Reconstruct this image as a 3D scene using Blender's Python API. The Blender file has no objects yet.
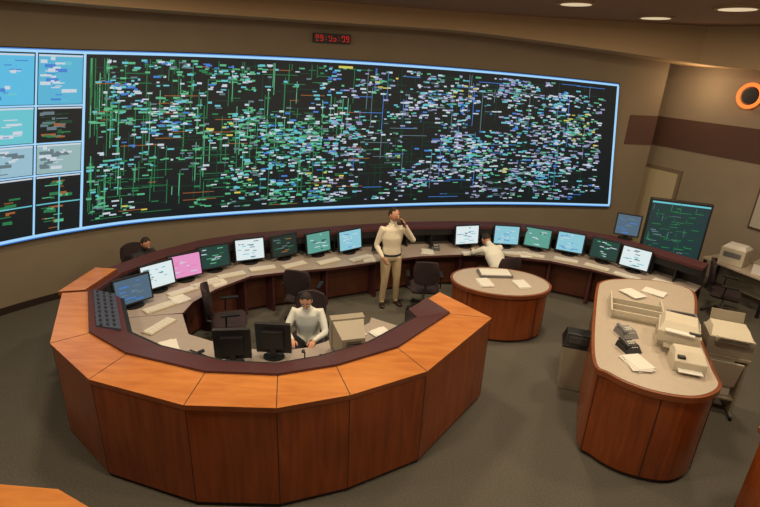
import bpy, math, random
from mathutils import Matrix, Vector
random.seed(7)
SC=bpy.context.scene
COL=SC.collection
try:
    SC.view_settings.view_transform='Standard'
except Exception: pass

# ---------------------------------------------------------------- materials
def srgb(c):
    return tuple(((v/255)/12.92 if v/255<=0.04045 else (((v/255)+0.055)/1.055)**2.4) for v in c)+(1,)
MATS={}
def mat(name,c,rough=.6,metal=0,emit=0,noise=0,nscale=8,spec=.5,bump=0):
    if name in MATS: return MATS[name]
    m=bpy.data.materials.new(name); m.use_nodes=True
    nt=m.node_tree; b=nt.nodes['Principled BSDF']
    col=srgb(c)
    b.inputs['Base Color'].default_value=col
    b.inputs['Roughness'].default_value=rough
    b.inputs['Metallic'].default_value=metal
    b.inputs['Specular IOR Level'].default_value=spec
    if emit:
        b.inputs['Emission Color'].default_value=col
        b.inputs['Emission Strength'].default_value=emit
        b.inputs['Base Color'].default_value=(col[0]*.2,col[1]*.2,col[2]*.2,1)
    if noise or bump:
        tc=nt.nodes.new('ShaderNodeTexCoord'); n=nt.nodes.new('ShaderNodeTexNoise')
        n.inputs['Scale'].default_value=nscale; n.inputs['Detail'].default_value=5
        nt.links.new(tc.outputs['Object'],n.inputs['Vector'])
        if noise:
            r=nt.nodes.new('ShaderNodeValToRGB')
            r.color_ramp.elements[0].position=.3; r.color_ramp.elements[1].position=.7
            r.color_ramp.elements[0].color=tuple(col[i]*(1-noise) for i in range(3))+(1,)
            r.color_ramp.elements[1].color=tuple(min(1,col[i]*(1+noise)) for i in range(3))+(1,)
            nt.links.new(n.outputs['Fac'],r.inputs['Fac']); nt.links.new(r.outputs['Color'],b.inputs['Base Color'])
        if bump:
            bp=nt.nodes.new('ShaderNodeBump'); bp.inputs['Strength'].default_value=bump; bp.inputs['Distance'].default_value=.02
            nt.links.new(n.outputs['Fac'],bp.inputs['Height']); nt.links.new(bp.outputs['Normal'],b.inputs['Normal'])
    MATS[name]=m; return m
def wood(name,c1,c2,scale,rough):
    m=bpy.data.materials.new(name); m.use_nodes=True
    nt=m.node_tree; b=nt.nodes['Principled BSDF']
    tc=nt.nodes.new('ShaderNodeTexCoord'); mp=nt.nodes.new('ShaderNodeMapping')
    mp.inputs['Scale'].default_value=scale
    n=nt.nodes.new('ShaderNodeTexNoise'); n.inputs['Scale'].default_value=2.2; n.inputs['Detail'].default_value=7; n.inputs['Distortion'].default_value=.6
    n2=nt.nodes.new('ShaderNodeTexNoise'); n2.inputs['Scale'].default_value=.9
    r=nt.nodes.new('ShaderNodeValToRGB'); r.color_ramp.elements[0].position=.32; r.color_ramp.elements[1].position=.68
    r.color_ramp.elements[0].color=srgb(c1); r.color_ramp.elements[1].color=srgb(c2)
    mx=nt.nodes.new('ShaderNodeMath'); mx.operation='ADD'; mx2=nt.nodes.new('ShaderNodeMath'); mx2.operation='MULTIPLY'; mx2.inputs[1].default_value=.5
    nt.links.new(tc.outputs['Object'],mp.inputs['Vector']); nt.links.new(mp.outputs['Vector'],n.inputs['Vector']); nt.links.new(tc.outputs['Object'],n2.inputs['Vector'])
    nt.links.new(n.outputs['Fac'],mx.inputs[0]); nt.links.new(n2.outputs['Fac'],mx.inputs[1]); nt.links.new(mx.outputs[0],mx2.inputs[0])
    nt.links.new(mx2.outputs[0],r.inputs['Fac']); nt.links.new(r.outputs['Color'],b.inputs['Base Color'])
    b.inputs['Roughness'].default_value=rough
    MATS[name]=m; return m
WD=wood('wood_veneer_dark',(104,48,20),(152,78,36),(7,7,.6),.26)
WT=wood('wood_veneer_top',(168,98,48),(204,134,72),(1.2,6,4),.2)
WE=wood('wood_edge',(108,56,30),(136,76,42),(3,3,3),.3)
M_CARPET=mat('carpet',(94,90,82),.95,noise=.22,nscale=60,spec=.1,bump=.4)
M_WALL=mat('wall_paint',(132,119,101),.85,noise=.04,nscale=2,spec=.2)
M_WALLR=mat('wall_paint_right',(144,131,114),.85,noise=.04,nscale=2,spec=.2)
M_STRIPE=mat('wall_stripe',(84,58,48),.8)
M_CEIL=mat('ceiling_paint',(142,110,84),.9,noise=.03,nscale=3)
M_SOF=mat('soffit_paint',(174,148,114),.85)
M_MAR=mat('maroon_pad',(78,40,42),.5,noise=.08,nscale=30)
M_DARK=mat('dark_plastic',(28,27,30),.45)
M_BLACK=mat('black',(12,12,14),.5)
M_GREY=mat('grey_plastic',(110,108,108),.5)
M_RACK=mat('rack_grey',(66,72,92),.45)
M_BEIGE=mat('beige_plastic',(198,188,168),.5,noise=.03)
M_BEIGE2=mat('beige_plastic_dark',(150,140,122),.5)
M_LAM=mat('laminate_top',(176,162,146),.4,noise=.04,nscale=20)
M_DESK=mat('desk_laminate',(160,147,138),.45,noise=.04,nscale=14)
M_WHITE=mat('paper_white',(215,212,204),.7)
M_KICK=mat('kick_base',(40,26,20),.7)
M_DPANEL=mat('under_desk_panel',(92,50,34),.5,noise=.1,nscale=5)
M_FAB=mat('chair_fabric',(46,32,36),.9,noise=.1,nscale=40)
M_METAL=mat('chrome',(170,170,170),.3,metal=.9)
M_SEAM=mat('seam',(50,24,12),.7)
M_LAMP=mat('lamp_lens',(240,215,175),emit=.75)
M_RING=mat('ring_glow',(255,120,50),emit=1.5)
M_RED=mat('led_red',(200,26,26),emit=.8)

# ---------------------------------------------------------------- mesh builder
class MB:
    def __init__(s): s.v=[];s.f=[];s.m=[];s.mats=[];s.M=Matrix.Identity(4)
    def mi(s,m):
        if m not in s.mats: s.mats.append(m)
        return s.mats.index(m)
    def add(s,vs,fs,m):
        o=len(s.v); s.v+= [tuple(s.M@Vector(p)) for p in vs]; k=s.mi(m)
        for f in fs: s.f.append(tuple(i+o for i in f)); s.m.append(k)
    def box(s,c,d,m,rz=0,rx=0):
        R=Matrix.Translation(c)@Matrix.Rotation(rz,4,'Z')@Matrix.Rotation(rx,4,'X')
        vs=[tuple(R@Vector((x*d[0]/2,y*d[1]/2,z*d[2]/2))) for x in(-1,1) for y in(-1,1) for z in(-1,1)]
        s.add(vs,[(0,1,3,2),(4,6,7,5),(0,4,5,1),(2,3,7,6),(0,2,6,4),(1,5,7,3)],m)
    def taper(s,c,d0,d1,h,m,off=(0,0)):
        vs=[(c[0]+x*d0[0]/2,c[1]+y*d0[1]/2,c[2]) for x,y in((-1,-1),(1,-1),(1,1),(-1,1))]+[(c[0]+off[0]+x*d1[0]/2,c[1]+off[1]+y*d1[1]/2,c[2]+h) for x,y in((-1,-1),(1,-1),(1,1),(-1,1))]
        s.add(vs,[(3,2,1,0),(4,5,6,7),(0,1,5,4),(1,2,6,5),(2,3,7,6),(3,0,4,7)],m)
    def prism(s,poly,z0,z1,m,mt=None,poly2=None):
        n=len(poly); p2=poly2 or poly
        vs=[(p[0],p[1],z0) for p in poly]+[(p[0],p[1],z1) for p in p2]
        s.add(vs,[(i,(i+1)%n,n+(i+1)%n,n+i) for i in range(n)],m)
        s.add([(p[0],p[1],z1) for p in p2],[tuple(range(n))],mt or m)
        s.add([(p[0],p[1],z0) for p in poly],[tuple(range(n))[::-1]],m)
    def strip(s,A,B,z0,z1,m,mt=None,zb0=None,zb1=None):
        """solid between polylines A and B (matched)"""
        zb0=z0 if zb0 is None else zb0; zb1=z1 if zb1 is None else zb1; mt=mt or m
        for i in range(len(A)-1):
            a,a2,b,b2=A[i],A[i+1],B[i],B[i+1]
            vs=[(a[0],a[1],z0),(a2[0],a2[1],z0),(b2[0],b2[1],zb0),(b[0],b[1],zb0),(a[0],a[1],z1),(a2[0],a2[1],z1),(b2[0],b2[1],zb1),(b[0],b[1],zb1)]
            s.add(vs,[(0,1,5,4),(2,3,7,6),(3,2,1,0)],m); s.add(vs,[(4,5,6,7)],mt)
            if i==0: s.add(vs,[(3,0,4,7)],m)
            if i==len(A)-2: s.add(vs,[(1,2,6,5)],m)
    def cyl(s,p0,p1,r0,r1,m,n=16):
        s.tube([p0,p1],[r0,r1],m,n=n,cap=0)
    def tube(s,pts,rad,m,n=12,side=None,cap=.5):
        pts=[Vector(p) for p in pts]; rings=[]
        sv=Vector(side) if side else Vector((1,0,0))
        for i,p in enumerate(pts):
            t=(pts[min(i+1,len(pts)-1)]-pts[max(i-1,0)]).normalized()
            q=sv-t*sv.dot(t)
            if q.length<.1: q=Vector((0,1,0)); q=q-t*q.dot(t)
            q.normalize(); w=t.cross(q)
            r=rad[i]; r=r if isinstance(r,tuple) else (r,r)
            rings.append([p+q*(r[0]*math.cos(2*math.pi*k/n))+w*(r[1]*math.sin(2*math.pi*k/n)) for k in range(n)])
        vs=[tuple(v) for R in rings for v in R]; fs=[]
        for i in range(len(rings)-1):
            for k in range(n):
                fs.append((i*n+k,i*n+(k+1)%n,(i+1)*n+(k+1)%n,(i+1)*n+k))
        r0=rad[0] if not isinstance(rad[0],tuple) else min(rad[0]); r1=rad[-1] if not isinstance(rad[-1],tuple) else min(rad[-1])
        e0=pts[0]-(pts[1]-pts[0]).normalized()*r0*cap; e1=pts[-1]+(pts[-1]-pts[-2]).normalized()*r1*cap
        a=len(vs); vs+=[tuple(e0),tuple(e1)]; L=(len(rings)-1)*n
        for k in range(n):
            fs.append((a,(k+1)%n,k)); fs.append((a+1,L+k,L+(k+1)%n))
        s.add(vs,fs,m)
    def ell(s,c,r,m,n=12,R=None,keep=None,fn=None):
        vs=[];fs=[];h=n
        for j in range(h+1):
            ph=math.pi*j/h
            for i in range(2*n):
                th=math.pi*i/n
                u=Vector((math.sin(ph)*math.cos(th),math.sin(ph)*math.sin(th),math.cos(ph)))
                p=Vector((u.x*r[0],u.y*r[1],u.z*r[2]))
                if fn: p=fn(u,p)
                if R: p=R@p
                vs.append((tuple(Vector(c)+p),u))
        for j in range(h):
            for i in range(2*n):
                q=(j*2*n+i,(j+1)*2*n+i,(j+1)*2*n+(i+1)%(2*n),j*2*n+(i+1)%(2*n))
                if keep:
                    u=sum((vs[k][1] for k in q),Vector((0,0,0)))/4
                    if not keep(u): continue
                fs.append(q)
        s.add([v[0] for v in vs],fs,m)
    def quad(s,a,b,c,d,m): s.add([a,b,c,d],[(0,1,2,3)],m)
    def build(s,name,loc=(0,0,0),rz=0,bevel=0,smooth=False,auto=None):
        me=bpy.data.meshes.new(name); me.from_pydata(s.v,[],s.f)
        for m in s.mats: me.materials.append(m)
        for p,k in zip(me.polygons,s.m): p.material_index=k; p.use_smooth=smooth
        me.update()
        o=bpy.data.objects.new(name,me); COL.objects.link(o); o.location=loc; o.rotation_euler=(0,0,rz)
        if bevel:
            b=o.modifiers.new('bevel','BEVEL'); b.width=bevel; b.segments=2; b.limit_method='ANGLE'; b.angle_limit=math.radians(40)
        return o
def catmull(P,sub=8,closed=False):
    out=[];n=len(P)
    rng=range(n) if closed else range(n-1)
    for i in rng:
        if closed: p0,p1,p2,p3=P[(i-1)%n],P[i],P[(i+1)%n],P[(i+2)%n]
        else: p0,p1,p2,p3=P[max(i-1,0)],P[i],P[i+1],P[min(i+2,n-1)]
        for k in range(sub):
            t=k/sub
            out.append(tuple(.5*(2*p1[j]+(p2[j]-p0[j])*t+(2*p0[j]-5*p1[j]+4*p2[j]-p3[j])*t*t+(3*p1[j]-p0[j]-3*p2[j]+p3[j])*t**3) for j in (0,1)))
    if not closed: out.append(tuple(P[-1]))
    return out
def lerp(a,b,t):
    if isinstance(a,Vector): return a.lerp(Vector(b),t)
    return tuple(a[i]+(b[i]-a[i])*t for i in range(len(a)))
def toward(A,B,d):
    out=[]
    for a,b in zip(A,B):
        L=math.hypot(b[0]-a[0],b[1]-a[1]); out.append(lerp(a,b,d/L))
    return out
def face_to(p,t): return math.atan2(t[0]-p[0],-(t[1]-p[1]))

# ---------------------------------------------------------------- room shell
CZ=5.0
g=MB(); g.prism([(-9,-3.5),(9.5,-3.5),(9.5,13.5),(-9,13.5)],-.1,0,M_CARPET); g.build('floor')
g=MB(); g.prism([(-9,-3.5),(9.5,-3.5),(9.5,13.5),(-9,13.5)],CZ,CZ+.1,M_CEIL); g.build('ceiling')
WP=[(-7.9,2.0),(-7.4,4.5),(-6.75,6.1),(-5.99,7.3),(-5.26,8.1),(-4.31,8.8),(-2.64,9.58),(-.69,10.28),(1.51,10.9),(3.4,11.23),(5.21,11.38),(5.95,11.42)]
WC=catmull(WP,24)
S=[0]
for i in range(1,len(WC)): S.append(S[-1]+math.dist(WC[i],WC[i-1]))
def wpt(s,off=0,z=0):
    s=max(0,min(S[-1]-1e-6,s))
    i=0
    while S[i+1]<s: i+=1
    t=(s-S[i])/(S[i+1]-S[i]); p=lerp(WC[i],WC[i+1],t)
    i0=max(i-4,0); i1=min(i+5,len(WC)-1)
    d=Vector((WC[i1][0]-WC[i0][0],WC[i1][1]-WC[i0][1])).normalized()
    return (p[0]+d.y*off,p[1]-d.x*off,z)
def s_at(x): # s at given x coordinate
    for i in range(len(WC)-1):
        if WC[i][0]<=x<=WC[i+1][0]: return S[i]+(S[i+1]-S[i])*(x-WC[i][0])/(WC[i+1][0]-WC[i][0])
NW=200
A=[wpt(S[-1]*i/NW,0)[:2] for i in range(NW+1)]; B=[wpt(S[-1]*i/NW,-.25)[:2] for i in range(NW+1)]
g=MB(); g.strip(A,B,0,CZ,M_WALL); g.build('wall_back')
g=MB(); A2=[wpt(S[-1]*i/NW,.015)[:2] for i in range(NW+1)]; g.strip(A2,A,0,.12,M_KICK); g.build('baseboard_back')
sR=s_at(5.21)
N=8; a=[wpt(sR+.12+(S[-1]-sR-.12)*i/N,.012)[:2] for i in range(N+1)]; b=[wpt(sR+.12+(S[-1]-sR-.12)*i/N,0)[:2] for i in range(N+1)]
g=MB(); g.strip(a,b,2.62,3.25,M_STRIPE); g.build('trim_1')
RW=[(5.95,11.42),(6.25,12.15),(7.40,9.9),(8.4,7.6),(8.9,4.0),(9.0,-3.5)]
RO=[(5.85,11.7),(6.2,12.6),(7.75,10.0),(8.7,7.7),(9.2,4.1),(9.3,-3.5)]
g=MB(); g.strip(RW,RO,0,CZ,M_WALLR); g.build('wall_right')
def rwp(i,t,off,z):
    a,b=RW[i],RW[i+1]; p=lerp(a,b,t); d=Vector((b[0]-a[0],b[1]-a[1])).normalized()
    return (p[0]+d.y*off,p[1]-d.x*off,z)
g=MB()
for i in (1,2,3):
    g.strip([rwp(i,0,.012,0)[:2],rwp(i,1,.012,0)[:2]],[rwp(i,0,0,0)[:2],rwp(i,1,0,0)[:2]],2.55,3.2,M_STRIPE)
g.build('trim_2')
def rbox(g,i,t,w,z0,z1,th,m,off=0):
    a,b=RW[i],RW[i+1]; ang=math.atan2(b[1]-a[1],b[0]-a[0]); p=rwp(i,t,th/2+off,(z0+z1)/2)
    g.box(p,(w,th,z1-z0),m,rz=ang)
g=MB(); rbox(g,1,.22,.95,0,2.1,.05,mat('door_frame',(120,104,88),.6),.005); rbox(g,1,.22,.82,.02,2.02,.03,mat('door_face',(186,172,142),.6),.055)
rbox(g,1,.34,.05,1.0,1.06,.05,M_METAL,.085)
g.build('door_1')
g=MB(); rbox(g,2,.27,1.1,1.3,2.45,.03,M_STRIPE,.005); rbox(g,2,.27,1.02,1.34,2.41,.02,mat('board_face',(176,170,158),.5),.035)
g.build('notice_board')
# soffit
sA=s_at(-7.3); n=60; FI=[];FW=[]
for i in range(n+1):
    s=sA+(S[-1]-sA)*i/n; FI.append(wpt(s,.95)[:2]); FW.append(wpt(s,-.02)[:2])
FI+= [(6.4,10.2),(6.85,9.75)]; FW+=[(6.4,11.85),(7.40,9.92)]
def fz(p): 
    return 4.70-max(0,(p[0]-1.0))**1.3*.045
g=MB()
for i in range(len(FI)-1):
    a,a2,b,b2=FI[i],FI[i+1],FW[i],FW[i+1]; z,z2=fz(a),fz(a2)
    vs=[(a[0],a[1],z),(a2[0],a2[1],z2),(b2[0],b2[1],z2),(b[0],b[1],z),(a[0],a[1],CZ),(a2[0],a2[1],CZ)]
    g.add(vs,[(0,1,5,4)],M_SOF); g.add(vs,[(0,3,2,1)],M_SOF)
a,b=FI[-1],FW[-1]; g.quad((a[0],a[1],fz(a)),(b[0],b[1],fz(a)),(b[0],b[1],CZ),(a[0],a[1],CZ),M_SOF)
g.build('ceiling_soffit')
for (x,y,r) in [(2.5,7.6,.2),(4.3,9.05,.22),(4.5,7.3,.22),(-3.5,6.0,.2),(-.5,7.0,.2),(-1,3.5,.2),(2.5,3.5,.2),(-4,3,.2),(5.5,4.5,.2)]:
    g=MB(); g.cyl((0,0,0),(0,0,-.03),r+.05,r+.05,M_SOF,24); g.cyl((0,0,-.03),(0,0,-.035),r,r,M_LAMP,24)
    g.build('ceiling_downlight',(x,y,CZ))

# ---------------------------------------------------------------- video wall
s0=s_at(-6.45); s1=sR; sm=s_at(-5.22); sc=s_at(-5.72)
ZB,ZT=1.25,4.08
def dpt(s,off,z):
    """point on the display; the display face narrows a little toward its top"""
    f=(z-ZB)/(ZT-ZB); k=(s-sm)/(s1-sm)
    sh=.50-(.50+.36)*max(-.2,k)
    x=max(0,k)
    drop=.05-.10*4*x*(1-x)*.5 + .2*x**2.2
    return wpt(s+sh*f,off,z-drop*f)
def em(name,c,e=1.0): return mat('em_'+name,c,emit=e)
E_EDGE=em('edge',(150,200,240),1.05); E_BLUE=em('blue',(60,120,200),.95); E_CY=em('cyan',(100,195,210),.85); E_WH=em('white',(195,208,222),.9)
E_GR=em('green',(40,130,82),.7); E_GR2=em('green2',(92,185,140),.8); E_LAV=em('lavender',(155,158,205),.85); E_OR=em('orange',(180,110,60),.6)
E_DG=em('dgreen',(18,70,50),.65); E_GY=em('grey',(105,130,142),.7); E_BG=em('mapbg',(12,24,30),.7); E_PINK=em('pink',(225,120,175),.9); E_YE=em('yellow',(210,200,90),.9)
g=MB()
def wstrip(g,sa,sb,za,zb,off,m,thick=0):
    k=max(1,int((sb-sa)/.06)); kz=max(1,round((zb-za)/.5))
    for i in range(k):
        u,w=sa+(sb-sa)*i/k,sa+(sb-sa)*(i+1)/k
        for j in range(kz):
            z0,z1=za+(zb-za)*j/kz,za+(zb-za)*(j+1)/kz
            g.quad(dpt(u,off,z0),dpt(w,off,z0),dpt(w,off,z1),dpt(u,off,z1),m)
# casing behind the panels (closed box following the wall curve)
wstrip(g,s0-.06,s1+.06,ZB-.07,ZT+.07,.075,M_BLACK)
kk=160
for i in range(kk):
    u=s0-.06+(s1-s0+.12)*i/kk; w=s0-.06+(s1-s0+.12)*(i+1)/kk
    g.quad(dpt(u,.002,ZB-.07),dpt(w,.002,ZB-.07),dpt(w,.098,ZB-.07),dpt(u,.098,ZB-.07),M_BLACK)
    g.quad(dpt(u,.002,ZT+.07),dpt(w,.002,ZT+.07),dpt(w,.098,ZT+.07),dpt(u,.098,ZT+.07),M_BLACK)
for u in (s0-.06,s1+.06):
    g.quad(dpt(u,.002,ZB-.07),dpt(u,.098,ZB-.07),dpt(u,.098,ZT+.07),dpt(u,.002,ZT+.07),M_BLACK)
O=.104
wstrip(g,s0,s1,ZB,ZT,O,E_BG)
for (za,zb) in ((ZB-.045,ZB),(ZT,ZT+.04)): wstrip(g,s0-.04,s1+.04,za,zb,O,E_EDGE)
wstrip(g,s1,s1+.05,ZB,ZT,O,E_EDGE); wstrip(g,sm-.02,sm+.02,ZB,ZT,O+.005,E_EDGE)
wstrip(g,s0-.04,s1+.04,ZB-.065,ZB-.045,O,E_BLUE); wstrip(g,s0-.04,s1+.04,ZT+.04,ZT+.055,O,E_BLUE)
O2=O+.010
def q(sa,za,w,h,m,off=O2):
    k=max(1,round(w/.1)); kz=max(1,round(h/.4))
    for j in range(k):
        a=sa+w*j/k; b=sa+w*(j+1)/k
        for i in range(kz):
            z0=za+h*i/kz; z1=za+h*(i+1)/kz
            g.quad(dpt(a,off,z0),dpt(b,off,z0),dpt(b,off,z1),dpt(a,off,z1),m)
Lm=s1-sm-.15
for i in range(330):
    f=random.random()**1.5*.95; z=random.uniform(ZB+.1,ZT-.15); h=random.uniform(.15,.9); h=min(h,ZT-.06-z)
    q(sm+.08+f*Lm,z,.014,h,random.choice([E_GR,E_GR,E_DG,E_GR2] if f<.45 else [E_DG,E_GY,E_DG,E_DG,E_BLUE]))
for i in range(380):
    f=random.random()**1.2*.95; z=random.uniform(ZB+.08,ZT-.08); w=random.uniform(.1,.7); w=min(w,(1-f)*Lm)
    q(sm+.08+f*Lm,z,w,.012,random.choice([E_GR,E_GR,E_DG,E_DG,E_DG,E_OR] if f<.45 else [E_DG,E_GY,E_DG,E_BLUE,E_DG,E_DG]))
cl=[(random.random(),random.random(),random.random()) for _ in range(170)]
cnt=0
while cnt<3300:
    c=random.choice(cl); f=c[0]+random.gauss(0,.019); zf=c[1]+random.gauss(0,.055)
    if not(.0<f<.985 and .03<zf<.97): continue
    if f>.93 and (zf>.9 or zf<.1): continue
    cnt+=1
    w=random.uniform(.04,.13); h=random.uniform(.018,.036)
    pal=[E_GR2,E_GR,E_WH,E_CY,E_GR2,E_GY] if f<.4 else [E_WH,E_LAV,E_LAV,E_CY,E_GY,E_WH,E_GR2]
    if c[2]>.85: pal=[E_CY,E_BLUE,E_WH]
    elif c[2]>.78: pal=[E_YE,E_GR2,E_WH,E_GR]
    m=random.choice(pal)
    q(sm+.06+f*(Lm-.1),ZB+zf*(ZT-ZB),w,h,m,O2+.004)
q(sm+4.6,ZT-.09,.3,.04,E_YE,O2+.006)
for (a,b,cols) in ((s0,sc,0),(sc,sm,1)):
    zs=[ZB,2.22,2.72,3.3,ZT]
    wstrip(g,a-.015 if a!=s0 else a,a+.015,ZB,ZT,O2+.006,E_EDGE)
    for r in range(4):
        za,zb=zs[r]+.02,zs[r+1]-.02
        bg={0:[E_BG,E_BG],1:[em('pale2',(150,190,210),.85),em('list',(150,185,190),.8)],2:[E_CY,E_BG],3:[em('sky',(80,175,215),1.0),em('sky2',(80,170,205),.95)]}[r]
        wstrip(g,a+.03,b-.03,za,zb,O+.006,bg[cols])
        q(a+.03,zb-.03,b-a-.06,.025,E_WH,O2+.004)
        if r<3: wstrip(g,a,b,zs[r+1]-.012,zs[r+1]+.012,O2+.004,E_EDGE)
        for k in range(30):
            w=random.uniform(.04,.22); ss=random.uniform(a+.05,b-.3); zz=random.uniform(za+.04,zb-.08)
            mm=random.choice({0:[E_GR,E_GR2,E_OR,E_GR],1:[E_GY,E_WH,E_GY,E_WH],2:[E_OR,E_GR,E_GY,E_DG] if cols else [E_WH,E_BLUE,E_WH],3:[E_WH,E_CY,E_BLUE,E_WH]}[r])
            q(ss,zz,w,random.choice([.014,.03,.05]),mm,O2+.006)
        if r==0:
            mid=(a+b)/2
            q(mid,za,.02,zb-za,E_CY,O2+.008); q(a+.03,(za+zb)/2,b-a-.06,.02,E_CY,O2+.008)
g.build('video_wall_display')
sg=s_at(-1.1); p=wpt(sg,.06,4.47); p2=wpt(sg+.1,.06,4.47); ang=math.atan2(p2[1]-p[1],p2[0]-p[0])
g=MB(); g.box((0,0,0),(.70,.1,.16),M_BLACK)
for i in range(8):
    x=(-.3+i*.086)*.95
    if i in(2,5): 
        g.box((x,-.055,.02),(.014,.01,.012),M_RED); g.box((x,-.055,-.025),(.014,.01,.012),M_RED); continue
    for dx,dz,w,h in((0,.045,.045,.012),(0,0,.045,.012),(0,-.045,.045,.012),(.024,.022,.01,.04),(.024,-.022,.01,.04),(-.024,.022,.01,.04)):
        if random.random()<.85: g.box((x+dx,-.055,dz),(w,.01,h),M_RED)
g.build('led_clock_sign',p,ang)
p=rwp(1,.79,.09,3.80)
a_,b_=RW[1],RW[2]; ang=math.atan2(b_[1]-a_[1],b_[0]-a_[0])
g=MB()
n=28
ring=[(.21*math.cos(2*math.pi*i/n),-.03,.21*math.sin(2*math.pi*i/n)) for i in range(n+1)]
g.tube(ring,[.035]*(n+1),M_RING,n=8,side=(0,1,0)); g.cyl((0,.07,0),(0,-.02,0),.15,.15,M_DARK,24)
g.build('ring_wall_sconce',p,ang)

# ---------------------------------------------------------------- front console
CS=.983; LZ=1.22
OP=[(-4.09,5.77),(-3.51,4.60),(-2.76,4.01),(-1.72,3.70),(-.88,3.72),(-.22,3.96),(.55,4.41),(1.46,5.64),(.86,6.33)]
IP=[(-3.80,5.85),(-3.22,4.84),(-2.62,4.46),(-1.70,4.20),(-.97,4.21),(-.40,4.42),(.25,4.83),(.93,5.70),(.66,6.08)]
OP=[(x*CS,y*CS) for x,y in OP]; IP=[(x*CS,y*CS) for x,y in IP]
PP=[(-3.45,5.95),(-2.92,5.08),(-2.45,4.82),(-1.64,4.58),(-1.07,4.58),(-.62,4.76),(-.06,5.12),(.52,5.78),(.42,5.98)]
DP=[(-2.7,6.1),(-2.42,5.58),(-2.1,5.45),(-1.5,5.3),(-1.15,5.3),(-.85,5.40),(-.45,5.70),(-.1,6.1),(-.08,6.25)]
C0=(-1.3,6.0)
WO=toward(OP,IP,.012); WI=toward(OP,IP,.12)
g=MB()
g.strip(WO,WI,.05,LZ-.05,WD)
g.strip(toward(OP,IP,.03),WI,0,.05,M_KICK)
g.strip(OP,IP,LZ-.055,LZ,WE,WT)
g.strip(IP,PP,LZ-.06,LZ+.03,M_MAR,M_MAR,zb0=.98,zb1=1.06)
PI=toward(PP,DP,.05)
g.strip(PP,PI,.72,1.04,M_DARK)
g.strip(PP,DP,.72,.76,M_MAR,M_DESK)
UI=toward(DP,PP,.35); g.strip(toward(DP,PP,.4),UI,0,.72,M_DPANEL)
g.prism([WO[-1],WI[-1],PP[-1],DP[-1],DP[-2],PP[-2]],0,.72,WD)
for i in range(1,len(WO)-1):
    p=WO[i]; d=Vector((p[0]-C0[0],p[1]-C0[1])).normalized()
    g.cyl((p[0]-d.x*.006,p[1]-d.y*.006,.05),(p[0]-d.x*.006,p[1]-d.y*.006,LZ-.06),.008,.008,M_SEAM,8)
    a,b=OP[i],IP[i]; v=Vector((b[0]-a[0],b[1]-a[1])).normalized()*.004; w=(-v.y,v.x); zz=LZ+.0015
    g.quad((a[0]+w[0],a[1]+w[1],zz),(b[0]+w[0],b[1]+w[1],zz),(b[0]-w[0],b[1]-w[1],zz),(a[0]-w[0],a[1]-w[1],zz),M_SEAM)
for k in range(9):
    t=.06+k*.105
    a=lerp(IP[0],IP[1],t); b=lerp(PP[0],PP[1],t); c=lerp(a,b,.5)
    ang=math.atan2(IP[1][1]-IP[0][1],IP[1][0]-IP[0][0])
    g.box((c[0],c[1],1.165),(.105,.26,.04),M_RACK,rz=ang,rx=-.42)
    for kk2 in (-.07,0,.07):
        dd=Vector((b[0]-a[0],b[1]-a[1])).normalized()*kk2
        g.box((c[0]+dd.x,c[1]+dd.y,1.19-kk2*.42),(.06,.03,.008),M_DARK,rz=ang,rx=-.42)
g.build('operator_console',bevel=.006)

# ---------------------------------------------------------------- rear curved console
RB=[(-4.05,5.72),(-4.0,6.5),(-3.62,7.26),(-3.06,7.93),(-2.49,8.32),(-1.5,8.74),(-.6,9.11),(.37,9.44),(1.38,9.66),(2.43,9.78),(3.59,9.61),(4.45,9.24),(5.08,8.57),(5.6,7.95)]
RI=[(-2.7,6.12),(-2.68,6.45),(-2.5,6.9),(-2.11,7.44),(-1.7,7.62),(-.84,7.93),(0.01,8.34),(.75,8.68),(1.6,8.88),(2.4,8.9),(3.2,8.76),(3.85,8.45),(4.55,7.95),(5.1,7.45)]
g=MB()
r1=toward(RB,RI,.06); r2=toward(RB,RI,.34)
g.strip(RB,r1,0,1.14,M_DARK)
g.strip(RB,r2,1.12,1.17,M_MAR,M_MAR)
g.strip(r2,toward(RB,RI,.30),1.0,1.12,M_DARK)
g.strip(r1,RI,.72,.765,M_MAR,M_DESK)
u1=toward(RI,RB,.3); g.strip(u1,toward(RI,RB,.35),.05,.72,M_DPANEL); g.strip(toward(RI,RB,.33),toward(RI,RB,.36),0,.05,M_KICK)
for i in range(len(RI)):
    a=toward([RI[i]],[RB[i]],.12)[0]; b=toward([RI[i]],[RB[i]],.32)[0]
    ang=math.atan2(b[1]-a[1],b[0]-a[0]); c=lerp(a,b,.5)
    g.box((c[0],c[1],.36),(.22,.05,.72),M_MAR,rz=ang)
for i in range(len(RB)-1):
    for t in (.0,.5):
        a=lerp(r1[i],r1[i+1],t); b=lerp(r2[i],r2[i+1],t); c=lerp(a,b,.5); ang=math.atan2(b[1]-a[1],b[0]-a[0])
        g.box((c[0],c[1],.94),(.26,.025,.36),M_DARK,rz=ang)
g.strip(toward(RB[:2],RI[:2],-.05),toward(RB[:2],RI[:2],.26),1.17,LZ,WE,WT)
g.strip(toward(RB[:2],RI[:2],-.03),RB[:2],0,1.17,WD)
g.build('curved_rear_console',bevel=.005)

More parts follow.
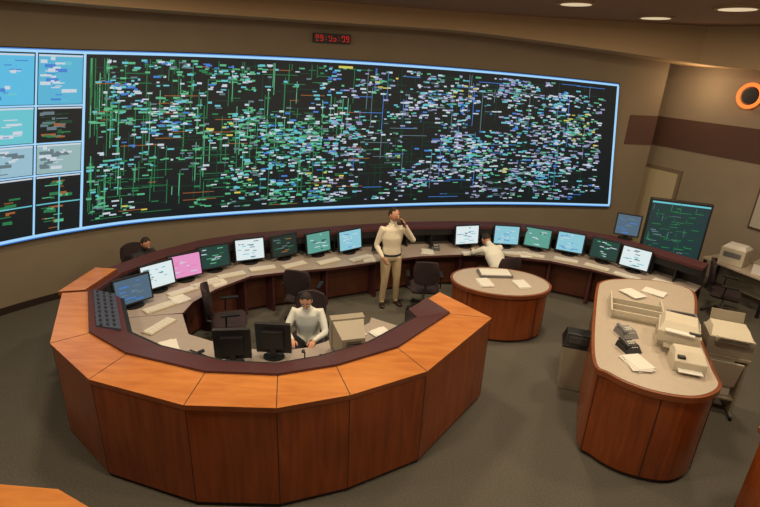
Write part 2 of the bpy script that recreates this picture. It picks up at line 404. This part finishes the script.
# ---------------------------------------------------------------- monitors etc
def screen_mat(kind):
    return {'white':em('s_white',(205,220,225),1.0),'pink':em('s_pink',(215,140,190),.95),'green':em('s_green',(90,160,150),.8),'cyan':em('s_cyan',(130,190,208),.95),'dark':em('s_dark',(25,50,48),.6),'blue':em('s_blue',(80,110,135),.7),'dgreen':em('s_dgreen',(22,66,62),.7)}[kind]
def monitor(x,y,z,rz,kind,w=.52,h=.40,name='desktop_monitor',tilt=-.12):
    g=MB()
    g.prism([(.13*math.cos(i*math.pi/8),.1*math.sin(i*math.pi/8)) for i in range(16)],0,.02,M_DARK)
    g.box((0,.03,.07),(.07,.05,.14),M_DARK)
    g.M=Matrix.Translation((0,0,.06+h/2))@Matrix.Rotation(tilt,4,'X')
    g.box((0,0,0),(w,.045,h),M_DARK)
    g.box((0,.04,0),(w*.6,.05,h*.6),M_DARK)
    sw,sh=w-.05,h-.05; yy=-.0245
    g.quad((-sw/2,yy,-sh/2),(sw/2,yy,-sh/2),(sw/2,yy,sh/2),(-sw/2,yy,sh/2),screen_mat(kind))
    ms={'white':[E_GY,E_CY],'pink':[E_WH,E_PINK],'green':[E_WH,E_GR2,E_BG,E_WH],'cyan':[E_WH,E_BLUE,E_WH],'dark':[E_GR,E_GY,E_OR],'blue':[E_GY,E_BLUE],'dgreen':[E_GR,E_GR2,E_WH]}[kind]
    for i in range(14):
        a=random.uniform(-sw/2+.02,sw/2-.14); b=random.uniform(-sh/2+.02,sh/2-.04); ww=random.uniform(.03,.12)
        g.quad((a,yy-.001,b),(a+ww,yy-.001,b),(a+ww,yy-.001,b+.014),(a,yy-.001,b+.014),random.choice(ms))
    return g.build(name,(x,y,z),rz,bevel=.004)
def keyboard(x,y,z,rz,m=M_BEIGE):
    g=MB(); g.box((0,0,.012),(.44,.16,.02),m)
    for r in range(4):
        for k in range(12): g.box((-.19+k*.0345,-.05+r*.034,.026),(.028,.027,.01),M_WHITE if m is M_BEIGE else M_GREY)
    return g.build('keyboard',(x,y,z),rz)
def phone(x,y,z,rz,m=M_DARK):
    g=MB(); g.taper((0,0,0),(.2,.22),(.18,.14),.07,m,(0,.03))
    g.tube([(-.07,-.08,.08),(-.07,0,.1),(-.07,.09,.1)],[.024,.016,.024],m,n=8)
    for r in range(4):
        for k in range(3): g.box((.0+k*.03,-.05+r*.03,.05+r*.008),(.02,.02,.012),M_WHITE)
    return g.build('desk_telephone',(x,y,z),rz)
def papers(x,y,z,rz,n=3,name='paper_stack'):
    g=MB()
    for i in range(n): g.box((random.uniform(-.02,.02),random.uniform(-.02,.02),.003+i*.005),(.21,.29,.004),M_WHITE,rz=random.uniform(-.15,.15))
    return g.build(name,(x,y,z),rz)
DZ=.767
mons=[((-3.42,6.24),'blue'),((-3.30,6.76),'white'),((-3.04,7.16),'pink'),((-2.72,7.58),'dgreen'),((-2.24,7.98),'white'),((-1.70,8.24),'dark'),((-1.13,8.47),'green'),((-.57,8.68),'cyan'),
 ((1.68,9.28),'white'),((2.48,9.38),'cyan'),((3.08,9.30),'green'),((3.66,9.12),'cyan'),((4.20,8.80),'dgreen'),((4.60,8.42),'white')]
for (p,k) in mons:
    j=min(range(len(RI)),key=lambda i:math.dist(lerp(RB[i],RI[i],.4),p))
    v=Vector((RI[j][0]-RB[j][0],RI[j][1]-RB[j][1])).normalized()
    t=(p[0]+v.x,p[1]+v.y)
    if p[0]<-2: t=lerp(t,(p[0],p[1]-1),.45)
    rz=face_to(p,t)
    monitor(p[0],p[1],DZ,rz,k)
    kp=(p[0]+v.x*.36,p[1]+v.y*.36); keyboard(kp[0],kp[1],DZ,rz)
monitor(4.66,9.08,1.172,-.45,'blue',w=.44,h=.42)
for (x,y,r) in [(-.05,8.80,.2),(.3,8.95,.1),(1.05,9.1,0),(2.08,9.35,.1)]: phone(x,y,DZ,r)
for (x,y,r) in [(-2.9,6.52,.9),(-2.55,7.15,.8),(-.2,8.42,.2),(.9,8.90,.0),(2.8,9.0,.1),(4.9,7.95,.8)]: papers(x,y,DZ,r)
for (x,y,r) in [(-1.22,5.15,math.pi),(-1.66,4.98,math.pi+.15)]: monitor(x,y,.762,r,'cyan',w=.42,h=.42)
g=MB()
g.box((0,0,.02),(.26,.26,.04),M_BEIGE2); g.box((0,-.12,.26),(.42,.12,.40),M_BEIGE2)
g.M=Matrix.Translation((0,-.06,.26))@Matrix.Rotation(-math.pi/2,4,'X'); g.taper((0,0,0),(.39,.36),(.28,.24),.30,M_BEIGE2,(0,.03)); g.M=Matrix.Identity(4)
g.quad((-.17,-.182,.1),(.17,-.182,.1),(.17,-.182,.40),(-.17,-.182,.40),screen_mat('cyan'))
for i in range(7): g.box((0,.245,.16+i*.025),(.18,.004,.008),M_DARK)
g.build('crt_monitor',(-.33,5.30,.762),math.pi+.3,bevel=.01)
for (x,y,r) in [(-2.15,5.05,2.7),(-.98,4.82,3.1),(-.68,5.00,3.6)]: phone(x,y,.762,r)
papers(-.3,5.78,.762,.8); papers(.08,5.78,.762,.7,5); papers(-2.55,5.25,.762,.6); keyboard(-2.85,5.72,.762,1.2)
g=MB(); g.cyl((0,0,0),(0,0,.12),.04,.045,M_DARK); g.tube([(0,0,.1),(0,.02,.28),(0,-.06,.36)],[.008]*3,M_DARK,n=6); g.ell((0,-.08,.36),(.02,.03,.02),M_DARK,n=6)
g.build('gooseneck_microphone',(-.80,4.83,.762))

# ---------------------------------------------------------------- oval table
g=MB()
def elp(cx,cy,rx,ry,n=40,rot=0):
    return [(cx+rx*math.cos(2*math.pi*i/n)*math.cos(rot)-ry*math.sin(2*math.pi*i/n)*math.sin(rot),cy+rx*math.cos(2*math.pi*i/n)*math.sin(rot)+ry*math.sin(2*math.pi*i/n)*math.cos(rot)) for i in range(n)]
g.prism(elp(0,0,.70,.46),0,.05,M_KICK); g.prism(elp(0,0,.77,.53),.05,.80,WD); g.prism(elp(0,0,.82,.57),.80,.855,WE); g.prism(elp(0,0,.78,.53),.855,.858,M_LAM)
for i in range(0,40,10):
    x,y=elp(0,0,.772,.532)[i+5]; g.cyl((x,y,.05),(x,y,.8),.006,.006,M_SEAM,6)
g.build('oval_pedestal_table',(2.0,7.52,0),-.08)
for (x,y,r) in [(1.72,7.39,.3),(2.3,7.39,.2)]: papers(x,y,.859,r,4)
g=MB(); g.box((0,0,.02),(.55,.3,.04),M_GREY); g.box((0,0,.045),(.5,.26,.01),M_WHITE)
g.build('open_binder',(1.95,7.76,.859),.05)

# ---------------------------------------------------------------- printer island
IS=.977
ISL=[(2.50,4.98),(2.56,4.62),(2.85,4.36),(3.30,4.27),(3.68,4.47),(3.83,4.85),(4.2,5.8),(4.72,6.75),(4.74,7.08),(4.4,7.28),(3.89,7.30),(3.48,7.16),(3.22,6.75)]
ISL=[(x*IS,y*IS) for x,y in ISL]
IC=catmull(ISL,6,True)
def inset(P,d):
    n=len(P);out=[]
    for i in range(n):
        t=Vector((P[(i+1)%n][0]-P[i-1][0],P[(i+1)%n][1]-P[i-1][1])).normalized()
        out.append((P[i][0]-t.y*d,P[i][1]+t.x*d))
    return out
IH=1.17
g=MB()
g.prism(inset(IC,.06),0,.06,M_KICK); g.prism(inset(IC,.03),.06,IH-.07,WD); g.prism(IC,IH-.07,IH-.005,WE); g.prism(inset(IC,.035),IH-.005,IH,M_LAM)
for i in (3,14,24,70): 
    x,y=inset(IC,.029)[i]; g.cyl((x,y,.06),(x,y,IH-.07),.006,.006,M_SEAM,6)
g.build('printer_island',bevel=.004)
IZ=IH+.001
def ip(x,y): return (x*IS,y*IS,IZ)
g=MB(); g.box((0,0,.02),(.62,.62,.04),M_BEIGE2)
for i in range(3):
    y=-.2+i*.2
    g.box((0,y-.08,.06),(.6,.02,.1),M_BEIGE); g.box((0,y,.045),(.5,.13,.01),M_GREY)
for x in(-.31,.31): g.box((x,0,.06),(.02,.62,.12),M_BEIGE)
g.build('paper_sorter_tray',ip(3.52,6.12),-.38,bevel=.004)
g=MB(); g.box((0,0,.11),(.44,.44,.22),M_BEIGE); g.taper((0,0,.22),(.42,.42),(.34,.28),.08,M_BEIGE,(0,.05)); g.box((0,-.19,.235),(.3,.12,.02),M_WHITE)
g.box((0,-.225,.06),(.4,.02,.06),M_BEIGE2); g.box((0,-.29,.09),(.28,.16,.015),M_BEIGE2); g.box((.15,-.18,.25),(.12,.05,.015),M_DARK); g.box((-.23,0,.13),(.01,.3,.02),M_BEIGE2)
g.build('laser_printer',ip(3.66,5.36),-.5,bevel=.012)
g=MB(); g.box((0,0,.06),(.32,.28,.12),M_BEIGE); g.taper((0,0,.12),(.32,.28),(.28,.15),.07,M_BEIGE,(0,.06)); g.box((0,-.16,.04),(.24,.12,.012),M_WHITE); g.box((-.09,-.06,.15),(.08,.1,.03),M_DARK)
g.build('fax_machine',ip(3.50,4.84),-.3,bevel=.008)
x,y,z=ip(3.00,5.16); phone(x,y,z,.2,M_DARK); x,y,z=ip(3.12,5.50); phone(x,y,z,.2,M_GREY)
for (x,y,r,n) in [(2.95,4.84,.1,6),(3.75,6.70,.4,6),(4.1,6.8,.9,4)]:
    x,y,z=ip(x,y); papers(x,y,z,r,n)
g=MB(); g.box((0,0,.05),(.34,.24,.1),M_GREY); g.box((0,-.02,.105),(.28,.18,.01),M_DARK)
g.build('label_printer',ip(4.03,5.90),-.35,bevel=.006)
g=MB()
for x in(-.24,.24):
    g.tube([(x,-.25,.05),(x,.25,.05)],[.02,.02],M_GREY,n=8)
    g.box((x,0,.45),(.03,.34,.8),M_BEIGE2)
    for y in(-.25,.25): g.cyl((x-.015,y,.03),(x+.015,y,.03),.03,.03,M_BLACK,12)
g.box((0,0,.25),(.46,.34,.03),M_BEIGE2); g.box((0,.02,.34),(.36,.26,.14),M_WHITE); g.box((0,0,.86),(.52,.44,.04),M_BEIGE2)
g.box((0,0,1.0),(.50,.40,.24),M_BEIGE2); g.taper((0,0,1.12),(.46,.36),(.40,.2),.08,M_BEIGE,(0,.06))
for i in range(4): g.box((0,-.22-.02*i,1.08+.03*i),(.38,.14,.008),M_BEIGE,rx=-.35)
g.box((0,-.18,.62),(.40,.02,.4),M_BEIGE,rx=.25)
g.box((.0,.22,1.22),(.38,.02,.2),M_BEIGE2,rx=-.3)
g.build('printer_trolley',(4.50,5.65,0),-.35,bevel=.006)
g=MB(); g.taper((0,0,0),(.28,.26),(.36,.33),.68,M_BEIGE2); g.box((0,0,.695),(.38,.35,.03),M_BLACK); g.taper((0,0,.71),(.36,.33),(.3,.18),.15,M_BLACK); g.box((0,-.13,.78),(.24,.02,.1),M_DARK,rx=-.5)
g.build('swing_top_trash_bin',(2.74,5.95,0),-.3,bevel=.01)

# ---------------------------------------------------------------- large display on stand
g=MB(); W,Hh=1.0,1.12
g.box((0,.05,.04),(.8,.5,.08),M_DARK); g.box((0,.1,.42),(.5,.12,.76),M_DARK)
g.M=Matrix.Translation((0,0,.90+Hh/2))@Matrix.Rotation(-.04,4,'X')
g.box((0,0,0),(W,.12,Hh),M_DARK); g.box((0,.1,0),(W*.7,.14,Hh*.7),M_BLACK)
yy=-.062; sw,sh=W-.07,Hh-.09
g.quad((-sw/2,yy,-sh/2),(sw/2,yy,-sh/2),(sw/2,yy,sh/2),(-sw/2,yy,sh/2),em('tvbg',(26,56,60),.75))
g.quad((-sw/2,yy-.001,sh/2-.03),(sw/2,yy-.001,sh/2-.03),(sw/2,yy-.001,sh/2),(-sw/2,yy-.001,sh/2),E_CY)
g.quad((-sw/2,yy-.001,-sh/2),(sw/2,yy-.001,-sh/2),(sw/2,yy-.001,-sh/2+.03),(-sw/2,yy-.001,-sh/2+.03),E_GY)
for i in range(160):
    a=random.uniform(-sw/2+.02,sw/2-.2); b=random.uniform(-sh/2+.06,sh/2-.1); ww=random.uniform(.02,.16); hh=random.choice([.008,.012,.018])
    if random.random()<.3: ww,hh=hh*.7,ww
    g.quad((a,yy-.002,b),(a+ww,yy-.002,b),(a+ww,yy-.002,b+hh),(a,yy-.002,b+hh),random.choice([E_DG,E_GR,E_DG,E_GY,E_DG,E_GR]))
g.build('large_display_on_stand',(5.38,8.80,0),-.35,bevel=.008)

# ---------------------------------------------------------------- right background table
g=MB(); g.box((0,0,.73),(1.3,.6,.04),M_LAM)
for x in(-.6,.6):
    for y in(-.25,.25): g.box((x,y,.355),(.05,.05,.71),M_DARK)
g.box((0,.26,.4),(1.2,.02,.5),M_BEIGE2)
g.build('side_table',(7.0,8.95,0),-1.15,bevel=.004)
g=MB(); g.box((0,0,.16),(.42,.4,.32),M_BEIGE); g.box((0,-.2,.2),(.3,.02,.1),M_GREY); g.taper((0,0,.32),(.4,.38),(.3,.2),.06,M_WHITE)
g.build('copier',(6.9,9.15,.752),-.9,bevel=.01)
g=MB(); g.box((0,0,.1),(.3,.3,.2),M_WHITE); g.box((0,0,.21),(.32,.32,.02),M_BEIGE2); g.build('storage_box',(7.12,8.62,.752),-.9)

# ---------------------------------------------------------------- foreground furniture at frame edges
g=MB()
P=[(3.78,3.92),(3.74,3.6),(3.74,2.0),(5.2,2.0),(5.2,4.3),(4.1,4.15)]
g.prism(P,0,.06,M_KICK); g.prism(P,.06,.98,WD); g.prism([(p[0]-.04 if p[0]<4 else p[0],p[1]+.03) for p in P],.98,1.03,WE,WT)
g.build('side_console',bevel=.005)
g=MB()
P=[(-5.0,2.85),(-2.76,2.80),(-2.31,2.78),(-1.92,2.60),(-1.6,2.2),(-1.6,1.2),(-5.0,1.2)][::-1]
g.prism([lerp(p,(-3.3,2.0),.05) for p in P],0,1.05,WD); g.prism(P,1.05,1.1,WE,WT)
g.build('foreground_console',bevel=.005)

# ---------------------------------------------------------------- office chairs
def chair(x,y,rz,sh=.47):
    """faces -y"""
    g=MB()
    for i in range(5):
        a=2*math.pi*i/5+.3; g.tube([(0,0,.1),(.28*math.cos(a),.28*math.sin(a),.07)],[.028,.018],M_DARK,n=8)
        g.ell((.28*math.cos(a),.28*math.sin(a),.03),(.03,.03,.03),M_BLACK,n=6)
    g.cyl((0,0,.09),(0,0,sh-.06),.03,.025,M_METAL,12)
    seat=[(-.22,-.24),(.22,-.24),(.26,-.1),(.25,.18),(.18,.25),(-.18,.25),(-.25,.18),(-.26,-.1)]
    sc_=catmull(seat,4,True); g.prism([lerp(p,(0,0),.12) for p in sc_],sh-.07,sh-.03,M_FAB,None,sc_); g.prism(sc_,sh-.03,sh+.0,M_FAB,None,[lerp(p,(0,0),.1) for p in sc_])
    g.tube([(0,.2,sh-.06),(0,.32,sh),(0,.31,sh+.2)],[.025,.025,.02],M_DARK,n=8)
    nx,nz=8,7; vs=[]
    for sgn in (0,1):
        for j in range(nz+1):
            for i in range(nx+1):
                u=-1+2*i/nx; t=j/nz; w=.23*(1-.25*max(0,t-.6)**1.2-.1*(1-t)); 
                vs.append((u*w*(1-.15*(abs(2*t-1))**4),.27-.05*u*u+.05*t+ (.05 if sgn else 0),sh+.12+t*.46-.03*u*u*(1 if t>.5 else -1)))
    o=(nx+1)*(nz+1); fs=[]
    for j in range(nz):
        for i in range(nx):
            k=j*(nx+1)+i; fs.append((k,k+1,k+nx+2,k+nx+1)); fs.append((k+o,k+nx+1+o,k+nx+2+o,k+1+o))
    ed=[i for i in range(nx+1)]+[j*(nx+1)+nx for j in range(1,nz+1)]+[nz*(nx+1)+i for i in range(nx-1,-1,-1)]+[j*(nx+1) for j in range(nz-1,0,-1)]
    for a,b in zip(ed,ed[1:]+ed[:1]): fs.append((b,a,a+o,b+o))
    g.add(vs,fs,M_FAB)
    for sx in(-1,1):
        g.tube([(sx*.2,.05,sh-.05),(sx*.29,.05,sh-.02),(sx*.29,.04,sh+.18)],[.015]*3,M_DARK,n=8)
        g.box((sx*.29,-.02,sh+.2),(.06,.26,.03),M_DARK)
    return g.build('office_chair',(x,y,0),rz,bevel=.004)
chair(-2.2,6.55,math.pi*.6)
chair(-1.25,7.45,math.pi*.95)
chair(.80,8.05,math.pi*1.0)
chair(-.95,6.10,0)
chair(6.35,8.35,1.0)

# ---------------------------------------------------------------- people
def person(name,loc,rz,J,shirt,pants,skin,hair,shoes,scale=1.0,sleeve='long'):
    tb=MB()
    V=lambda k:Vector(J[k])
    side=(V('shR')-V('shL')).normalized()
    sd=tuple(side)
    pel,ch,nb=V('pelvis'),V('chest'),V('neck')
    mid=(pel+ch)/2
    up=(ch-pel).normalized()
    tb.tube([pel-up*.10,pel,mid,ch,ch+(nb-ch)*.65,nb-(nb-ch)*.05],[(.15,.105),(.17,.12),(.155,.115),(.19,.13),(.165,.11),(.07,.07)],shirt,n=20,side=sd)
    tb.tube([nb-(nb-ch)*.2,V('head')],[.058,.055],skin,n=12,side=sd)
    segs=[(pel-up*.12,pel-up*.01,.14,pants),(pel-up*.0,ch,.15,shirt),(ch,nb,.12,shirt),(nb+(V('head')-nb)*.25,V('head'),.05,skin)]
    for s in 'LR':
        sh,el,wr=V('sh'+s),V('el'+s),V('wr'+s); hp,kn,an,to=V('hip'+s),V('kn'+s),V('an'+s),V('to'+s)
        tb.tube([ch+(nb-ch)*.6,sh,lerp(sh,el,.4),el],[.075,.068,.056,.046],shirt,n=12)
        tb.tube([el,lerp(el,wr,.35),wr],[.046,.044,.032],shirt,n=12)
        tb.tube([hp,lerp(hp,kn,.4),kn],[.098,.09,.065],pants,n=14)
        tb.tube([kn,lerp(kn,an,.35),an],[.064,.06,.048],pants,n=14)
        heel=an+Vector((0,0,-.045))-(to-an).normalized()*.05
        tb.tube([heel,an+Vector((0,0,-.04)),lerp(an,to,.6)+Vector((0,0,-.012)),to],[(.036,.032),(.042,.04),(.046,.034),(.036,.024)],shoes,n=12)
        cuff=lerp(el,wr,.93)
        segs+=[(ch+(nb-ch)*.6,sh,.07,shirt),(sh,el,.055,shirt),(el,cuff,.045,shirt),(cuff,wr,.03,skin),(hp,kn,.085,pants),(kn,an,.06,pants),(heel,to,.045,shoes)]
    me=bpy.data.meshes.new('tmp'); me.from_pydata(tb.v,[],tb.f); ob=bpy.data.objects.new('tmp',me); COL.objects.link(ob)
    r=ob.modifiers.new('r','REMESH'); r.mode='VOXEL'; r.voxel_size=.013
    sm_=ob.modifiers.new('s','SMOOTH'); sm_.factor=.5; sm_.iterations=4
    dg=bpy.context.evaluated_depsgraph_get(); ev=ob.evaluated_get(dg); em_=ev.to_mesh()
    vs=[v.co.copy() for v in em_.vertices]; fs=[tuple(p.vertices) for p in em_.polygons]
    ev.to_mesh_clear(); bpy.data.objects.remove(ob); bpy.data.meshes.remove(me)
    g=MB()
    bym={}
    for f in fs:
        c=sum((vs[i] for i in f),Vector((0,0,0)))/len(f); best=None
        for a,b,rr,m in segs:
            ab=b-a; t=max(0,min(1,(c-a).dot(ab)/ab.length_squared)); d=(c-(a+ab*t)).length-rr
            if best is None or d<best[0]: best=(d,m)
        bym.setdefault(best[1].name,(best[1],[]))[1].append(f)
    g.v=[tuple(v) for v in vs]
    for m,ff in bym.values():
        k=g.mi(m)
        for f in ff: g.f.append(f); g.m.append(k)
    g.tube([pel-up*.015,pel+up*.02],[(.172,.124),(.170,.122)],M_DARK,n=24,side=sd,cap=0)
    g.tube([nb-(nb-ch).normalized()*.03,nb+(V('head')-nb).normalized()*.008],[.080,.066],shirt,n=16,side=sd,cap=0)
    hc=V('head')+ (V('head')-nb).normalized()*.085
    yaw,pitch,roll=J.get('look',(0,0,0))
    R=(Matrix.Rotation(yaw,3,'Z')@Matrix.Rotation(roll,3,'Y')@Matrix.Rotation(pitch,3,'X'))
    def hf(u,p):
        q=p.copy()
        if u.z<0: k=1-.38*(-u.z)**1.6; q.x*=k; q.y=q.y*(1-.22*(-u.z)**2)
        if u.y<0 and u.z<-.1: q.y-=.012*(-u.z)
        if u.y<-.6 and abs(u.x)<.5: q.y+=.006
        return q
    g.ell(hc,(.077,.096,.118),skin,n=14,R=R,fn=hf)
    def hp_(x,y,z): return hc+R@Vector((x,y,z))
    g.ell(hp_(0,-.098,-.022),(.013,.02,.024),skin,n=7,R=R); g.tube([hp_(0,-.085,.02),hp_(0,-.104,-.028)],[.008,.012],skin,n=8)
    for sx in(-1,1):
        g.ell(hp_(sx*.03,-.083,.012),(.013,.009,.008),M_WHITE,n=6,R=R); g.ell(hp_(sx*.03,-.09,.012),(.006,.005,.006),M_BLACK,n=5,R=R)
        g.ell(hp_(sx*.031,-.084,.032),(.017,.006,.004),hair,n=5,R=R)
        g.ell(hp_(sx*.078,.005,-.008),(.010,.02,.032),skin,n=7,R=R)
    g.ell(hp_(0,-.088,-.058),(.024,.009,.007),mat('lips',(150,85,75),.6),n=6,R=R)
    g.ell(hc+R@Vector((0,.010,.010)),(.082,.098,.118),hair,n=20,R=R,keep=lambda u:(u.z>-.35 and u.y>.05 and not(u.z<-.1 and u.y<.25)) or (u.z>.62 and u.y>-.62) or (u.z>.0 and u.y>-.3 and abs(u.x)>.8) )
    for s in 'LR':
        wr=V('wr'+s); el=V('el'+s); d=(Vector(J['hd'+s]) if 'hd'+s in J else (wr-el)).normalized()
        pn=Vector(J.get('pn'+s,(1 if s=='L' else -1,0,0))); pn=(pn-d*pn.dot(d)).normalized(); sdv=d.cross(pn)
        if sdv.dot(Vector(J.get('thumb'+s,(0,-1,.3))))<0: sdv=-sdv
        g.tube([wr-d*.03,wr+d*.02,wr+d*.06,wr+d*.09],[(.026,.024),(.032,.017),(.04,.015),(.038,.012)],skin,n=10,side=tuple(sdv),cap=.3)
        for i,(o,L) in enumerate([(.028,.072),(.010,.08),(-.009,.075),(-.027,.058)]):
            b=wr+d*.085+sdv*o; cu=J.get('curl',.5)
            d1=(d*math.cos(cu*.5)+pn*math.sin(cu*.5)); d2=(d*math.cos(cu*1.3)+pn*math.sin(cu*1.3)); d3=(d*math.cos(cu*2)+pn*math.sin(cu*2))
            p1=b+d1*L*.45; p2=p1+d2*L*.32; p3=p2+d3*L*.23
            g.tube([b-d*.015,b,p1,p2,p3],[.009,.0095,.0085,.0078,.006],skin,n=8)
        b=wr+d*.03+sdv*.025; t1=b+(d*.6+sdv*.8)*.035; t2=t1+(d*.85+sdv*.35+pn*.3)*.03; t3=t2+(d*.9+pn*.45)*.022
        g.tube([b,t1,t2,t3],[.014,.012,.010,.008],skin,n=8)
        if J.get('phone')==s:
            c=wr+d*.07+pn*.03; g.M=Matrix.Translation(c)@ (d.to_track_quat('Z','Y').to_matrix().to_4x4()); g.box((0,0,0),(.045,.02,.15),M_BLACK); g.M=Matrix.Identity(4)
    o=g.build(name,loc,rz,smooth=True); o.scale=(scale,)*3
    return o
SK=mat('skin',(196,140,112),.55); HR=mat('hair_dark',(38,26,20),.8)
CREAM=mat('shirt_cream',(222,212,190),.85,noise=.04,nscale=12); WSH=mat('shirt_white',(216,214,204),.85,noise=.03,nscale=12); KH=mat('trousers_khaki',(182,162,128),.85,noise=.05,nscale=12)
DKP=mat('trousers_dark',(44,42,46),.85); SHO=mat('shoes',(40,28,22),.4)
stand=dict(pelvis=(0,0,.98),chest=(0,0,1.28),neck=(0,.01,1.51),head=(0,-.01,1.60),shL=(-.185,0,1.43),shR=(.185,0,1.43),
  elL=(-.27,.02,1.14),wrL=(-.20,-.16,.98),elR=(.36,-.08,1.22),wrR=(.17,-.14,1.52),hdR=(-.25,.08,.55),pnR=(-1,0,-.2),thumbR=(0,-1,0),
  hdL=(.3,-.6,-.7),pnL=(1,0,0),hipL=(-.09,0,.92),hipR=(.09,0,.92),knL=(-.11,-.03,.50),knR=(.11,-.02,.50),anL=(-.13,.02,.085),anR=(.13,.03,.085),toL=(-.16,-.15,.03),toR=(.18,-.14,.03),
  look=(.5,.05,.05),phone='R')
person('standing_man',(.20,8.15,0),.30,stand,CREAM,KH,SK,HR,SHO,1.02)
sit=dict(pelvis=(0,.02,.58),chest=(0,-.03,.88),neck=(0,-.08,1.10),head=(0,-.13,1.18),shL=(-.185,-.05,1.02),shR=(.185,-.05,1.02),
  elL=(-.27,-.22,.80),wrL=(-.14,-.46,.81),elR=(.27,-.22,.80),wrR=(.14,-.46,.81),hdL=(.15,-1,-.1),hdR=(-.15,-1,-.1),pnL=(0,0,-1),pnR=(0,0,-1),thumbL=(1,0,0),thumbR=(-1,0,0),
  hipL=(-.1,-.02,.56),hipR=(.1,-.02,.56),knL=(-.14,-.45,.54),knR=(.14,-.45,.54),anL=(-.14,-.42,.085),anR=(.14,-.42,.085),toL=(-.15,-.6,.03),toR=(.15,-.6,.03),look=(0,.5,0),curl=.4)
person('seated_man',(-.93,5.96,0),0,sit,WSH,DKP,SK,HR,SHO,.97)
lean=dict(pelvis=(0,.02,.60),chest=(0,-.22,.85),neck=(0,-.42,1.00),head=(0,-.50,1.03),shL=(-.185,-.36,.95),shR=(.185,-.36,.95),
  elL=(-.30,-.50,.84),wrL=(-.22,-.70,.81),elR=(.30,-.50,.84),wrR=(.16,-.72,.81),hdL=(.15,-1,-.1),hdR=(-.15,-1,-.1),pnL=(0,0,-1),pnR=(0,0,-1),thumbL=(1,0,0),thumbR=(-1,0,0),
  hipL=(-.1,-.02,.56),hipR=(.1,-.02,.56),knL=(-.14,-.45,.54),knR=(.14,-.45,.54),anL=(-.14,-.40,.085),anR=(.14,-.40,.085),toL=(-.15,-.58,.03),toR=(.15,-.58,.03),look=(0,.8,0),curl=.4)
person('leaning_operator',(2.2,8.42,0),math.pi+.35,lean,WSH,DKP,SK,HR,SHO,1.0)
chair(2.2,8.42,math.pi+.35)
person('seated_operator',(-4.05,7.85,0),1.0,sit,DKP,DKP,SK,HR,SHO,.90)
chair(-4.05,7.85,1.0,.43)

# ---------------------------------------------------------------- lights
def area(x,y,z,e,size=1.0,c=(1,.80,.54)):
    l=bpy.data.lights.new('ceiling_light','AREA'); l.energy=e; l.size=size; l.color=c; l.shape='DISK'
    o=bpy.data.objects.new('ceiling_light',l); COL.objects.link(o); o.location=(x,y,z); return o
for (x,y,e) in [(-4,3,76),(-1,3.2,78),(2.5,3.2,78),(5.5,4.5,70),(-3.2,6.2,76),(-.3,6.6,84),(2.6,7.2,84),(4.9,7.6,80)]:
    area(x,y,4.93,e,.5)
def spot(x,y,z,e,c=(1,.68,.38)):
    l=bpy.data.lights.new('recess_light','POINT'); l.energy=e; l.color=c; l.shadow_soft_size=.12
    o=bpy.data.objects.new('recess_light',l); COL.objects.link(o); o.location=(x,y,z)
spot(6.25,10.8,3.9,18)
w=bpy.data.worlds.new('w'); SC.world=w; w.use_nodes=True
w.node_tree.nodes['Background'].inputs['Color'].default_value=(.9,.72,.54,1); w.node_tree.nodes['Background'].inputs['Strength'].default_value=.5

# ---------------------------------------------------------------- camera
cam=bpy.data.cameras.new('camera'); co=bpy.data.objects.new('camera',cam); COL.objects.link(co)
cam.sensor_width=36; cam.lens=500/760*36; cam.clip_end=100
p=math.radians(21.5); t=math.radians(2.7)
F=Vector((0,math.cos(p),-math.sin(p))); U0=Vector((0,math.sin(p),math.cos(p))); R0=Vector((1,0,0))
R=R0*math.cos(t)+U0*math.sin(t); U=-R0*math.sin(t)+U0*math.cos(t)
Mx=Matrix((R,U,-F)).transposed().to_4x4(); Mx.translation=(0,0,4.2); co.matrix_world=Mx
SC.camera=co
